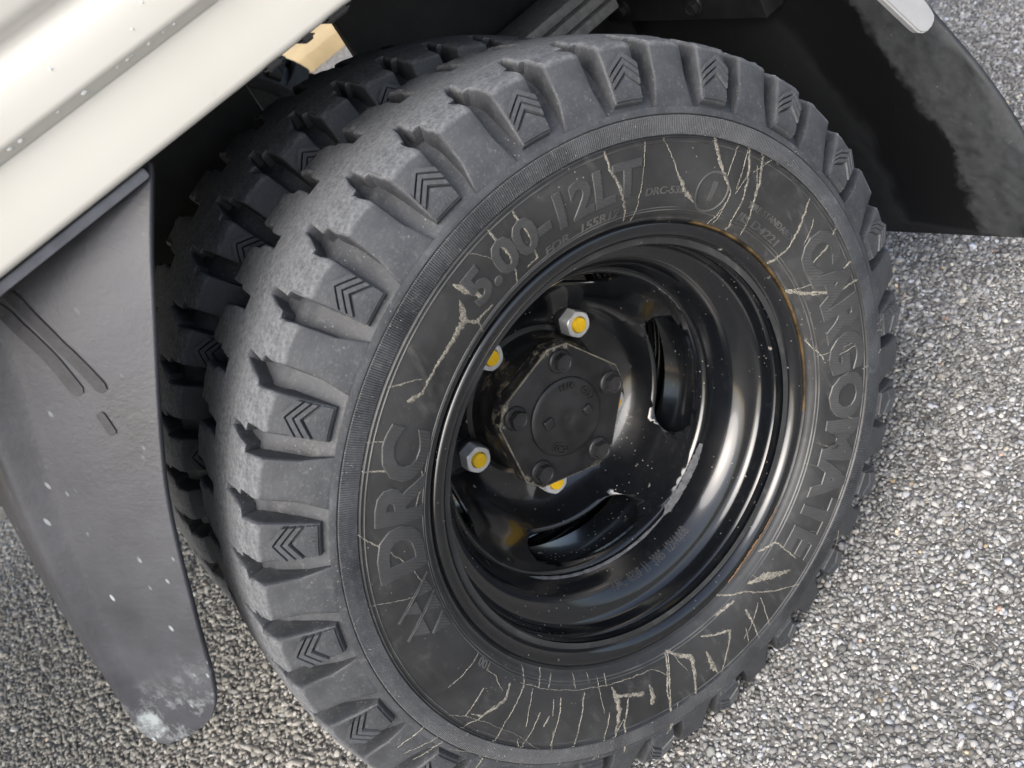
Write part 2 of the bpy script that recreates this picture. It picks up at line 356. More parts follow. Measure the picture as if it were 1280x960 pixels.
# ---- tyre shape: q = distance from the tyre's mid plane, r = radius
P1 = [(0, .2842), (.020, .2839), (.040, .2824), (.0530, .2806), (.0558, .2799), (.0574, .2784), (.0582, .2762), (.0615, .2680), (.0655, .2580), (.0695, .2470), (.0717, .2400), (.0725, .2371)]
S1A = [0.0]
for a, b in zip(P1, P1[1:]): S1A.append(S1A[-1] + math.hypot(b[0] - a[0], b[1] - a[1]))
S_CORNER = S1A[5]; S_END = S1A[-1]
P0 = [(0, .2725), (.018, .2720), (.035, .2700), (.0445, .2655), (.0510, .2590), (.0570, .2520), (.0630, .2462), (.0680, .2415), (.0702, .2395)]
S0A = np.linspace(0, S_END - 0.0030, 200)
_l = [0.0]
for a, b in zip(P0, P0[1:]): _l.append(_l[-1] + math.hypot(b[0] - a[0], b[1] - a[1]))
def prof(tab, arc, s):
    return float(np.interp(s, arc, [p[0] for p in tab])), float(np.interp(s, arc, [p[1] for p in tab]))
def p1(s): return prof(P1, S1A, s)
# floor profile sampled at the same s: matched by stretching its arc length
_l = [v * (S_END - 0.0032) / _l[-1] for v in _l]
def p0(s): return prof(P0, _l, s)
HD = 0.010                                # flat-space block height standing for full tread depth
RU = 0.281                                # radius used to turn angles into flat lengths
PITCH = 2 * PI / 22; DTH = PITCH / 16
def map_tread(bm):
    for v in bm.verts:
        th = v.co.x / RU; s = abs(v.co.y); h = v.co.z / HD
        a = p1(s); b = p0(s)
        q = b[0] + (a[0] - b[0]) * h; r = b[1] + (a[1] - b[1]) * h
        v.co = (r * math.cos(th), -q, r * math.sin(th))
S_RIB = 0.0175
D = math.radians
def flat_block(poly, extra=None, seed=0, S_RIB=S_RIB):
    """raised block from a flat outline (angle deg, s); sharp rim rounded over, then bent onto the tyre"""
    jr = random.Random(seed * 13 + 1)
    poly = [(a + (jr.uniform(-.22, .22) if s < S_CORNER - .002 else jr.uniform(-.08, .08)), s + (jr.uniform(-.0010, .0010) if S_RIB + .002 < s < S_CORNER - .002 else 0)) for a, s in poly]
    bm = bmesh.new(); pts = [(D(a) * RU, s) for a, s in poly]
    top = [bm.verts.new((x, y, HD)) for x, y in pts]; bot = [bm.verts.new((x, y, -0.0004)) for x, y in pts]
    n = len(pts); bm.faces.new(top)
    rim = []
    for i in range(n):
        j = (i + 1) % n
        if abs(pts[i][1] - S_RIB) < 1e-6 and abs(pts[j][1] - S_RIB) < 1e-6: continue
        bm.faces.new((top[i], bot[i], bot[j], top[j])); rim.append(bm.edges.get((top[i], top[j])))
    recalc(bm)
    if bm.faces[0].normal.z < 0: bmesh.ops.reverse_faces(bm, faces=bm.faces[:])
    bmesh.ops.bevel(bm, geom=rim, offset=0.0021, segments=3, affect='EDGES', profile=0.55, clamp_overlap=True)
    if extra: extra(bm)
    xs = [p[0] for p in pts]; i0 = math.floor(min(xs) / RU / DTH); i1 = math.ceil(max(xs) / RU / DTH)
    cuts(bm, 0, [i * DTH * RU for i in range(i0, i1 + 1)])
    cuts(bm, 1, [v for v in S1A[1:-1]] + [0.0135, 0.0265, 0.031, 0.049, 0.0715, 0.0815, 0.0925])
    cuts(bm, 2, [HD * 0.5])
    r = random.Random(seed)
    for v in bm.verts:                          # worn, slightly uneven crown
        if v.co.z > HD * 0.95 and S_RIB + 0.001 < v.co.y < S_CORNER - 0.002: v.co.z += r.uniform(-0.00055, 0.0002)
    map_tread(bm); bmesh.ops.recalc_face_normals(bm, faces=bm.faces[:])
    me = mesh_bm('tread_block', bm, True, 38)
    me.materials.append(M['rubber']); return me
BW, GW = 5.30, 360 / 44 - 5.30              # block and groove widths in degrees at the shoulder
# groove edges, measured from the block edge it belongs to: leaning, stepped inner end
def block_outline(side_end, taper, chev):
    # start edge = smaller angle; groove before it: inner end leans to smaller angles
    up = [(-1.55, S_RIB), (-0.80, 0.0290), (-0.25, 0.0380), (0.50, 0.0396), (0.30, 0.0480), (0.0, S_CORNER)]
    dn = [(5.83, S_RIB), (6.05, 0.0280), (6.20, 0.0360), (5.40, 0.0374), (5.32, 0.0460), (BW, S_CORNER)]
    if chev: tail = [(0.25, side_end), (BW - 0.25, side_end)]
    else: tail = [(-0.15, 0.0800), (-1.25, side_end), (BW + 1.25, side_end), (BW + 0.15, 0.0800)]
    return up + tail + dn[::-1]
def chevrons(bm):
    """raised V ridges and the pad below them on the shoulder face"""
    def slab(poly, h=0.0036):
        t = [bm.verts.new((D(a) * RU, s, HD + h)) for a, s in poly]; b = [bm.verts.new((D(a) * RU, s, HD - 0.0008)) for a, s in poly]
        n = len(poly); bm.faces.new(t)
        for i in range(n): bm.faces.new((t[i], b[i], b[(i + 1) % n], t[(i + 1) % n]))
    c = BW / 2
    for s0 in (0.0655, 0.0697, 0.0739):
        w = 0.0028; lo, hi = 0.42, BW - 0.42
        slab([(lo, s0 + 0.0075), (c, s0), (hi, s0 + 0.0075), (hi, s0 + 0.0075 + w), (c, s0 + w), (lo, s0 + 0.0075 + w)])
    s0 = 0.0785
    slab([(0.42, s0 + 0.0075), (c, s0), (BW - 0.42, s0 + 0.0075), (BW - 0.42, 0.0922), (0.42, 0.0922)], 0.0026)
CHEV = [flat_block(block_outline(0.0930, 0, True), chevrons, s) for s in (1, 2, 11, 12)]
S_IN = 0.0085
def inboard_outline(side_end, chev):
    up = [(-0.55, S_IN), (-0.40, 0.0150), (-0.25, 0.0300), (0.35, 0.0320), (0.25, 0.0440), (0.0, S_CORNER)]
    dn = [(5.75, S_IN), (5.95, 0.0120), (5.85, 0.0300), (5.50, 0.0330), (5.35, 0.0460), (BW, S_CORNER)]
    if chev: tail = [(0.25, side_end), (BW - 0.25, side_end)]
    else: tail = [(-0.15, 0.0800), (-1.25, side_end), (BW + 1.25, side_end), (BW + 0.15, 0.0800)]
    return up + tail + dn[::-1]
CHEV_IN = [flat_block(inboard_outline(0.0930, True), chevrons, s, S_IN) for s in (5, 6, 15)]
PLAIN_IN = [flat_block(inboard_outline(0.0988, False), None, s, S_IN) for s in (7, 8, 17)]
PLAIN = [flat_block(block_outline(0.0988, 0, False), None, s) for s in (3, 4, 13, 14)]

Q0 = 0.0575                                # mid plane lies this far inboard of the rim's outer face
SIDE = [(.1505, .0050), (.1600, .0035), (.1668, .0012), (.1685, -.0016), (.1700, -.0018), (.1712, -.0036), (.1730, -.0052), (.1780, -.0084), (.1840, -.0108), (.1920, -.0131), (.2020, -.0148), (.2120, -.0156), (.2216, -.0157), (.2224, -.0168), (.2232, -.0157), (.2236, -.0149), (.2362, -.0143), (.2366, -.0150)]
def casing(name):
    pr = [(r, y - Q0) for r, y in SIDE] + [(r, -q) for q, r in [P1[-1], (.0720, .2390), p1(S_END - .0042)]]
    fl = [p0(s) for s in np.linspace(S_END - .0046, 0, 30)]
    pr += [(r, -q) for q, r in fl]
    pr += [(r, -y) for r, y in pr[::-1][1:]]
    return lathe(name, pr, 352, angle=50)
CASING = casing('tyre'); RIB = None
def rib_mesh():
    """the unbroken centre strip of the tread, wider on the outboard side"""
    top = [(p1(s)[1], -p1(s)[0]) for s in (S_RIB, 0.010)] + [(p1(0)[1], 0.0)] + [(p1(s)[1], p1(s)[0]) for s in (S_IN,)]
    pr = [(top[0][0] - 0.012, top[0][1])] + top + [(top[-1][0] - 0.012, top[-1][1])]
    return lathe('tread_rib', pr, 352, angle=50)
RIB = rib_mesh()
def band_mesh():
    """ring of fine moulded radial ridges round the sidewall"""
    n = 1000; V = []; F = []
    rs = [(.2238, -.0149), (.2244, -.0156), (.2300, -.01575), (.2356, -.0152), (.2361, -.0145)]
    for i in range(n):
        for a, lift in ((0.0, 0), (0.28, 1), (0.62, 1), (0.9, 0)):
            th = (i + a) * 2 * PI / n; c, sn = math.cos(th), math.sin(th)
            for r, y in rs: V.append((r * c, y - Q0 - (0.0002 if not lift else 0.00085), r * sn))
    m = len(rs); t = 4 * n
    for i in range(t):
        j = (i + 1) % t
        for q in range(m - 1): F.append((i * m + q, j * m + q, j * m + q + 1, i * m + q + 1))
    me = bpy.data.meshes.new('ribbed_band'); me.from_pydata(V, [], F); me.update(); return me
BAND = band_mesh()
for me, m in ((CASING, M['side']), (RIB, M['rubber']), (BAND, M['rubber'])): me.materials.append(m)
# the casing's groove floor gets shoulder rubber
CASING.materials.append(M['rubber'])
for p in CASING.polygons:
    c = p.center; r = math.hypot(c.x, c.z)
    if r > .2375: p.material_index = 1

def tyre_parts(w, phase, lettering=False, blocks=True):
    obj('tyre', CASING, None, w); obj('tread_rib', RIB, None, w); obj('ribbed_band', BAND, None, w)
    for k in range(22):
        a = D(phase) + k * PITCH
        for lib, lin, off in ((CHEV, CHEV_IN, 0.0), (PLAIN, PLAIN_IN, PITCH / 2)):
            o = obj('tread_block', lib[(k * 7 + k // 3) % len(lib)], None, w); o.matrix_basis = Matrix.Rotation(-(a + off), 4, 'Y')
            o = obj('tread_block', lin[(k * 5 + k // 2) % len(lin)], None, w)
            o.matrix_basis = Matrix.Rotation(-(a + off + D(BW + 2.6)), 4, 'Y') @ Matrix.Rotation(PI, 4, 'X')

# ---- steel rim and disc
def rim_mesh():
    pr = [(.1500, .0075), (.1580, .0060), (.1655, .0035), (.1668, .0010), (.1662, -.0012), (.1640, -.0024), (.1612, -.0024), (.1585, -.0014), (.1564, .0006), (.1550, .0034), (.1542, .0070), (.1528, .0094), (.1508, .0114), (.1492, .0138), (.1484, .0170), (.1476, .0235), (.1460, .0272), (.1438, .0290),
          (.1414, .0298), (.1388, .0310), (.1362, .0330), (.1338, .0354), (.1316, .0382), (.1298, .0414), (.1284, .0450), (.1266, .0495), (.1250, .0540), (.1236, .0585), (.1228, .0620), (.1226, .1150), (.1300, .1180), (.1480, .1000 + .02), (.1520, .1150), (.1600, .1165), (.1668, .1140), (.1660, .1120), (.1500, .1080), (.1320, .0700), (.1500, .0300)]
    return lathe('rim', [(r, y - Q0) for r, y in pr], 240, closed=True, angle=60)
DISC = [(.1226, .0615), (.1205, .0630), (.1190, .0665), (.1165, .0740), (.1120, .0850), (.1075, .0950), (.1045, .1015), (.1015, .1075), (.0985, .1125), (.0955, .1168), (.0922, .1208), (.0885, .1244), (.0845, .1276), (.0805, .1302), (.0765, .1322), (.0725, .1336), (.0680, .1344), (.0500, .1347)]
def disc_mesh():
    arc = [0.0]
    for a, b in zip(DISC, DISC[1:]): arc.append(arc[-1] + math.hypot(b[0] - a[0], b[1] - a[1]))
    R0 = .111
    bm = bmesh.new()
    for kq in range(4):
        c0 = D(-24 - 90 * kq); x0, x1 = (c0 - PI / 4) * R0, (c0 + PI / 4) * R0
        outer = [Vector((x0, 0, 0)), Vector((x1, 0, 0)), Vector((x1, arc[-1], 0)), Vector((x0, arc[-1], 0))]
        sc = .0295; hw = D(28) * R0; hr = .0175; hole = []
        for i in range(13): a = -PI / 2 + PI * i / 12; hole.append(Vector((c0 * R0 + hw - hr + hr * math.cos(a), sc + hr * math.sin(a), 0)))
        for i in range(13): a = PI / 2 + PI * i / 12; hole.append(Vector((c0 * R0 - hw + hr + hr * math.cos(a), sc + hr * math.sin(a), 0)))
        allv = [bm.verts.new(v) for v in outer + hole]
        for t in tessellate_polygon([outer, hole[::-1]]):
            idx = [i if i < 4 else 4 + (len(hole) - 1 - (i - 4)) for i in t]
            try: bm.faces.new([allv[i] for i in idx])
            except ValueError: pass
    bmesh.ops.recalc_face_normals(bm, faces=bm.faces[:])
    cuts(bm, 1, arc[1:-1]); cuts(bm, 0, [(-24 - 45 - 270 + 4 * i) * PI / 180 * R0 for i in range(1, 90)])
    for v in bm.verts:
        th = v.co.x / R0; r = float(np.interp(v.co.y, arc, [p[0] for p in DISC])); y = float(np.interp(v.co.y, arc, [p[1] for p in DISC]))
        v.co = (r * math.cos(th), y - Q0, r * math.sin(th))
    bmesh.ops.remove_doubles(bm, verts=bm.verts[:], dist=1e-5); recalc(bm)
    # make the outside face towards -Y
    if sum(f.normal.y for f in bm.faces) > 0: bmesh.ops.reverse_faces(bm, faces=bm.faces[:])
    return mesh_bm('wheel_disc', bm, True, 40)

def hexpts(r, a0=0.0): return [(r * math.cos(a0 + i * PI / 3), r * math.sin(a0 + i * PI / 3)) for i in range(6)]
def ring_stack(name, rings, closed_front=True, angle=40):
    """stack of polygons [(pts, y)] from back to front, skinned, front capped"""
    bm = bmesh.new(); R = [[bm.verts.new((x, y, z)) for x, z in pts] for pts, y in rings]
    n = len(R[0])
    for a, b in zip(R, R[1:]):
        for i in range(n): bm.faces.new((a[i], a[(i + 1) % n], b[(i + 1) % n], b[i]))
    if closed_front: bm.faces.new(R[-1])
    recalc(bm); return mesh_bm(name, bm, True, angle)
def circ(r, n=36): return [(r * math.cos(2 * PI * i / n), r * math.sin(2 * PI * i / n)) for i in range(n)]
def nut_mesh():
    n = 36; hexr = []
    for i in range(n):
        a = 2 * PI * i / n; m = (a + PI / 6) % (PI / 3) - PI / 6
        hexr.append((a, .0104 / math.cos(m)))
    hx = [(r * math.cos(a), r * math.sin(a)) for a, r in hexr]
    lim = lambda c: [(min(r, c) * math.cos(a), min(r, c) * math.sin(a)) for a, r in hexr]
    rings = [(hx, -.0046), (hx, -.0150), (lim(.0112), -.0163), (lim(.0104), -.0168), (circ(.0070), -.0168), (circ(.0068), -.0140)]
    return ring_stack('lug_nut', rings, False, 30)
NUT = nut_mesh(); NUT.materials.append(M['zinc'])
WASH = ring_stack('nut_washer', [(circ(.0128), .001), (circ(.0128), -.0034), (circ(.0120), -.0050), (circ(.0085), -.0050)], False, 40); WASH.materials.append(M['cast'])
STUD = ring_stack('wheel_stud', [(circ(.0064, 24), 0.0), (circ(.0064, 24), -.0182), (circ(.0058, 24), -.0192), (circ(.0030, 24), -.0195)], True, 50); STUD.materials.append(M['yellow'])
hx = hexpts(.0078)
BOLT = ring_stack('cap_bolt', [([(x * 1.32, z * 1.32) for x, z in hexpts(.0076, .0)], 0.0)] , False) if False else None
def bolt_mesh():
    n = 36; hexr = [(2 * PI * i / n, .0066 / math.cos((2 * PI * i / n + PI / 6) % (PI / 3) - PI / 6)) for i in range(n)]
    hx = [(r * math.cos(a), r * math.sin(a)) for a, r in hexr]; lim = [(min(r, .0069) * math.cos(a), min(r, .0069) * math.sin(a)) for a, r in hexr]
    sm = [(.0052 * math.cos(a), .0052 * math.sin(a)) for a, r in hexr]; sm2 = [(.0046 * math.cos(a), .0046 * math.sin(a)) for a, r in hexr]
    return ring_stack('cap_bolt', [(circ(.0098), 0.0), (circ(.0098), -.0016), (circ(.0088), -.0026), (hx, -.0030), (hx, -.0078), (lim, -.0088), (sm, -.0088), (sm2, -.0083)], True, 30)
BOLT = bolt_mesh(); BOLT.materials.append(M['cast'])

def text_mesh(name, txt, size, off=0.0, outline=0.0, extrude=0.0004, shear=0.0, space=1.0):
    cu = bpy.data.curves.new(name, 'FONT'); cu.body = txt; cu.size = size; cu.align_x = 'CENTER'; cu.align_y = 'CENTER'
    cu.offset = off; cu.shear = shear; cu.space_character = space; cu.resolution_u = 3
    if outline: cu.fill_mode = 'NONE'; cu.bevel_depth = outline; cu.bevel_resolution = 1
    else: cu.extrude = extrude
    o = bpy.data.objects.new(name, cu); COL.objects.link(o)
    dg = bpy.context.evaluated_depsgraph_get(); me = bpy.data.meshes.new_from_object(o.evaluated_get(dg))
    bpy.data.objects.remove(o); bpy.data.curves.remove(cu); return me
def side_y(r): return float(np.interp(r, [p[0] for p in SIDE], [p[1] for p in SIDE]))
def warp_text(name, me, ang, rb, mat, parent, surf=side_y, lift=0.0002, clockwise=True, xs=1.0, step=0.003):
    bm = bmesh.new(); bm.from_mesh(me); bpy.data.meshes.remove(me)
    x = [v.co.x for v in bm.verts]; y = [v.co.y for v in bm.verts]
    cuts(bm, 0, np.arange(min(x) + step / 2, max(x), step)); cuts(bm, 1, np.arange(min(y) + step / 2, max(y), step))
    sg = -1 if clockwise else 1
    for v in bm.verts:
        r = rb + (v.co.y if clockwise else -v.co.y); th = D(ang) + sg * v.co.x * xs / rb
        v.co = (r * math.cos(th), surf(r) - Q0 - v.co.z - lift, r * math.sin(th))
    recalc(bm); return obj(name, mesh_bm(name, bm, True, 40), mat, parent)
def word(parent, txt, ang, rb, size, mode, width_deg=None, shear=0.0, clockwise=True, off=None):
    off = size * 0.022 if off is None else off
    if mode == 'outline':
        a = text_mesh('t', txt, size, off, outline=size * 0.015, shear=shear); b = text_mesh('t', txt, size, off, extrude=0.00075, shear=shear)
    else: a = text_mesh('t', txt, size, off, extrude=0.0003, shear=shear); b = None
    xs = 1.0
    if width_deg:
        co = [v.co.x for v in a.vertices]; xs = D(width_deg) * rb / (max(co) - min(co))
    warp_text('raised_lettering', a, ang, rb, M['letter'], parent, clockwise=clockwise, xs=xs)
    if b: warp_text('letter_infill', b, ang, rb, M['hatch'], parent, clockwise=clockwise, xs=xs)
def strip_on_side(name, pts, mat, parent, lift=0.00035, seed=0, surf=side_y):
    """ragged strip along (angle deg, r mm, width mm) points laid on the sidewall"""
    r = random.Random(seed); P = []
    for (a0, r0, w0), (a1, r1, w1) in zip(pts, pts[1:]):
        L = math.hypot(D(a1 - a0) * r0, r1 - r0); n = max(2, int(L / 1.3))
        for i in range(n): t = i / n; P.append((a0 + (a1 - a0) * t, r0 + (r1 - r0) * t, w0 + (w1 - w0) * t))
    P.append(pts[-1]); n = len(P); V = []; F = []
    wob = [0.0]; 
    for i in range(n): wob.append(wob[-1] * 0.75 + r.uniform(-.35, .35))
    for i, (a, rr, w) in enumerate(P):
        i0, i1 = max(0, i - 1), min(n - 1, i + 1)
        dx = D(P[i1][0] - P[i0][0]) * rr; dy = P[i1][1] - P[i0][1]; l = math.hypot(dx, dy) or 1
        nx, ny = -dy / l, dx / l; end = 0.35 if i in (0, n - 1) else 1.0
        wl, wr = w * end * r.uniform(.3, .75), w * end * r.uniform(.3, .75)
        for k, (sgn, ww) in enumerate(((1, wl), (0, 0), (-1, wr))):
            ox = nx * (ww * sgn + wob[i]); oy = ny * (ww * sgn + wob[i])
            rad = (rr + oy) / 1000; th = D(a) + ox / rr
            V.append((rad * math.cos(th), surf(rad) - Q0 - lift - (0.0003 if k == 1 else -0.0002), rad * math.sin(th)))
    for i in range(n - 1):
        for k in (0, 1): F.append((i * 3 + k, i * 3 + k + 1, (i + 1) * 3 + k + 1, (i + 1) * 3 + k))
    me = bpy.data.meshes.new(name); me.from_pydata(V, [], F); me.update(); me.shade_smooth()
    return obj(name, me, mat, parent)

# ---- wheels
_sr = [p[0] for p in SIDE] + [p[1] for p in P1[::-1][1:]]; _sy = [p[1] for p in SIDE] + [Q0 - p[0] for p in P1[::-1][1:]]
def full_side(r): return float(np.interp(r, _sr, _sy))
RIM = rim_mesh(); RIM.materials.append(M['rim'])
DISCM = disc_mesh(); DISCM.materials.append(M['rim'])
def add_disc(w):
    o = obj('wheel_disc', DISCM, None, w); md = o.modifiers.new('thick', 'SOLIDIFY'); md.thickness = 0.003; md.offset = -1; return o
wheel = empty('wheel', truck, ORG + Vector((0, Q0, 0)))
wheel['label'] = 'outer black steel wheel and worn tyre facing the viewer'
tyre_parts(wheel, 125.42)
obj('rim', RIM, None, wheel); add_disc(wheel)
for k in range(5):
    a = 0.5153 + k * 2 * PI / 5; x, z = .0709 * math.cos(a), .0709 * math.sin(a)
    o = obj('lug_nut', NUT, None, wheel, (x, .1350 - Q0, z)); o.rotation_euler = (0, 0.35 + k * 1.1, 0)
    obj('nut_washer', WASH, None, wheel, (x, .1350 - Q0, z))
    obj('wheel_stud', STUD, None, wheel, (x, .1350 - Q0, z))
hubm = lathe('hub', [(r, y - Q0) for r, y in [(.0700, .1352), (.0640, .1345), (.0600, .1330), (.0575, .1290), (.0565, .1220), (.0560, .1060), (.0550, .1030), (.0400, .1030)]], 96, angle=35)
obj('hub', hubm, M['hub'], wheel)
# hub cap: five-cornered flange, one clipped corner at each bolt
pts = []
for k in range(5):
    for da in (-8.5, 8.5): a = D(64 + 72 * k + da); pts.append((.0605 * math.cos(a), .0605 * math.sin(a)))
bm = bmesh.new(); prism_y(bm, pts[::-1], .0905 - Q0, .1050 - Q0); recalc(bm)
bmesh.ops.bevel(bm, geom=bm.edges[:], offset=.0012, segments=2, affect='EDGES', profile=.5)
bm.normal_update()
for f in bm.faces:
    f.material_index = 1 if (-.95 < f.normal.y < -.15) else 0
cap = obj('hub_cap', mesh_bm('hub_cap', bm, True, 30), [M['cast'], M['worn']], wheel)
bossm = lathe('cap_boss', [(r, y - Q0) for r, y in [(.0330, .0912), (.0326, .0885), (.0312, .0874), (.0290, .0871), (.0240, .0866), (.0130, .0862), (.0062, .0861), (.0050, .0868), (.0022, .0870), (.0001, .0866)]], 72, angle=32)
obj('cap_boss', bossm, M['cast'], wheel)
for a, r, sz in ((150, .0185, .0046), (-22, .0185, .0040)):
    bm = bmesh.new(); x, z = r * math.cos(D(a)), r * math.sin(D(a))
    box_bm(bm, -sz, sz, .0838, .0880, -sz, sz); bmesh.ops.bevel(bm, geom=bm.edges[:], offset=.0018, segments=3, affect='EDGES', profile=.5)
    for v in bm.verts: v.co = Matrix.Rotation(D(-a - 20), 3, 'Y') @ (v.co) + Vector((x, -Q0, z))
    obj('cap_lug', mesh_bm('cap_lug', bm, True, 45), M['cast'], wheel)
for k in range(5):
    a = D(64 + 72 * k); o = obj('cap_bolt', BOLT, None, wheel, (.0475 * math.cos(a), .0905 - Q0, .0475 * math.sin(a))); o.rotation_euler = (0, .5 + k * .8, 0)
flat = lambda y: (lambda r: y)
def cap_text(txt, ang, rb, size):
    warp_text('cast_lettering', text_mesh('t', txt, size, size * .03, extrude=.0011), ang, rb, M['cast'], wheel, surf=flat(.0866), lift=.0003)
cap_text('1114', 62, .0265, .0068); cap_text('0390', 10, .0255, .0068); cap_text('OIO', -140, .0250, .0060)
ov = []
bm = bmesh.new()
for i in range(40):
    a = 2 * PI * i / 40; b = 2 * PI * (i + 1) / 40
    q = []
    for aa in (a, b):
        for rr in (1.0, .86): q.append((.0082 * rr * math.cos(aa), .0048 * (rr if rr == 1 else .78) * math.sin(aa)))
    vs = []
    for (x, z) in q:
        th = D(-140) - x / .025; r = .025 + z
        vs.append(bm.verts.new((r * math.cos(th), .0858 - Q0, r * math.sin(th))))
    bm.faces.new((vs[0], vs[1], vs[3], vs[2]))
bmesh.ops.remove_doubles(bm, verts=bm.verts[:], dist=1e-6); recalc(bm)
ext = bmesh.ops.extrude_face_region(bm, geom=bm.faces[:])
for v in [g for g in ext['geom'] if isinstance(g, bmesh.types.BMVert)]: v.co.y += .0012
recalc(bm); obj('cast_oval', mesh_bm('cast_oval', bm), M['cast'], wheel)

# raised writing on the tyre
word(wheel, 'DRC', 141.8, .1935, .0455, 'outline', 29.5, shear=0.10, off=.0016)
word(wheel, '5.00-12LT', 82.0, .1985, .0320, 'outline', 41, off=.0009)
word(wheel, 'CARGOMATE', -29.8, .2000, .0430, 'outline', 83, off=.0016)
word(wheel, 'FOR  .155R12', 75.5, .1795, .0088, 'solid', 19)
word(wheel, 'DRC-53D', 54.6, .1885, .0070, 'solid', 10.5)
word(wheel, 'JIS D4221', 24.5, .1805, .0078, 'solid', 15)
word(wheel, 'TIRE STANDARD', 23.5, .1900, .0062, 'solid', 16)
word(wheel, '1', 42.5, .1893, .0165, 'solid', off=.0011)
word(wheel, '100', -172.3, .1800, .0085, 'solid')
def ring_on_side(ang, rb, rad, w, mat, n=48, name='raised_ring'):
    V = []; F = []
    for i in range(n):
        a = 2 * PI * i / n
        for rr, h in ((rad - w, 0), (rad - w * .4, .0006), (rad + w * .4, .0006), (rad + w, 0)):
            th = D(ang) - rr * math.cos(a) / rb; r = rb + rr * math.sin(a); V.append((r * math.cos(th), full_side(r) - Q0 - .0001 - h, r * math.sin(th)))
    for i in range(n):
        j = (i + 1) % n
        for k in range(3): F.append((i * 4 + k, i * 4 + k + 1, j * 4 + k + 1, j * 4 + k))
    me = bpy.data.meshes.new(name); me.from_pydata(V, [], F); me.update(); me.shade_smooth(); obj(name, me, mat, wheel)
ring_on_side(42.5, .1893, .0135, .0009, M['letter'])
# emblem before the letters: slanted strokes with hatched triangles
def side_poly(name, pts, lift, mat):
    V = []; n = len(pts)
    for h in (lift, -.0004):
        for a, r in pts: V.append((r / 1000 * math.cos(D(a)), full_side(r / 1000) - Q0 - h, r / 1000 * math.sin(D(a))))
    F = [tuple(range(n))] + [(k, n + k, n + (k + 1) % n, (k + 1) % n) for k in range(n)]
    bm = bmesh.new(); me = bpy.data.meshes.new(name); me.from_pydata(V, [], F); bm.from_mesh(me); recalc(bm); bm.to_mesh(me); bm.free()
    return obj(name, me, mat, wheel)
for p, q in [[(163.64, 209.68), (157.73, 179.5)], [(167.95, 209.09), (162.61, 177.99)], [(170.39, 192.44), (168.36, 178.87)]]:
    P = []
    for k in range(9):
        t = k / 8; P.append((p[0] + (q[0] - p[0]) * t, p[1] + (q[1] - p[1]) * t))
    dx, dy = D(q[0] - p[0]) * p[1], q[1] - p[1]; l = math.hypot(dx, dy); nx, ny = -dy / l * .75, dx / l * .75
    up = [(a + math.degrees(nx / r), r + ny) for a, r in P]; dn = [(a - math.degrees(nx / r), r - ny) for a, r in P[::-1]]
    side_poly('emblem_stroke', up + dn, .0011, M['letter'])
for tri in [[(162.4, 205.13), (161.62, 193.77), (165.02, 192.94)], [(160.83, 192.41), (158.85, 182.57), (162.23, 179.55)], [(165.02, 192.94), (163.38, 179.54), (167.17, 178.45)], [(167.53, 205.29), (165.62, 193.82), (169.91, 193.95)], [(170.59, 191.83), (168.84, 179.74), (172.62, 178.76)]]: side_poly('emblem_triangle', tri, .0008, M['hatch'])
# "TWI" marks on two shoulder blocks
for a in (92.70 + 2.75, 141.78 + 2.75):
    warp_text('raised_lettering', text_mesh('t', 'TWI', .0062, .0001, extrude=.0004), a, .2508, M['rubber'], wheel, surf=full_side, lift=.0014, step=.004)
# moulding lines on the sidewall
for rr, w in ((.1748, .0005), (.1768, .0004), (.2195, .0005)):
    obj('mould_line', lathe('mould_line', [(rr - w, full_side(rr - w) - Q0), (rr, full_side(rr) - Q0 - .0006), (rr + w, full_side(rr + w) - Q0)], 240, angle=80), M['letter'], wheel)

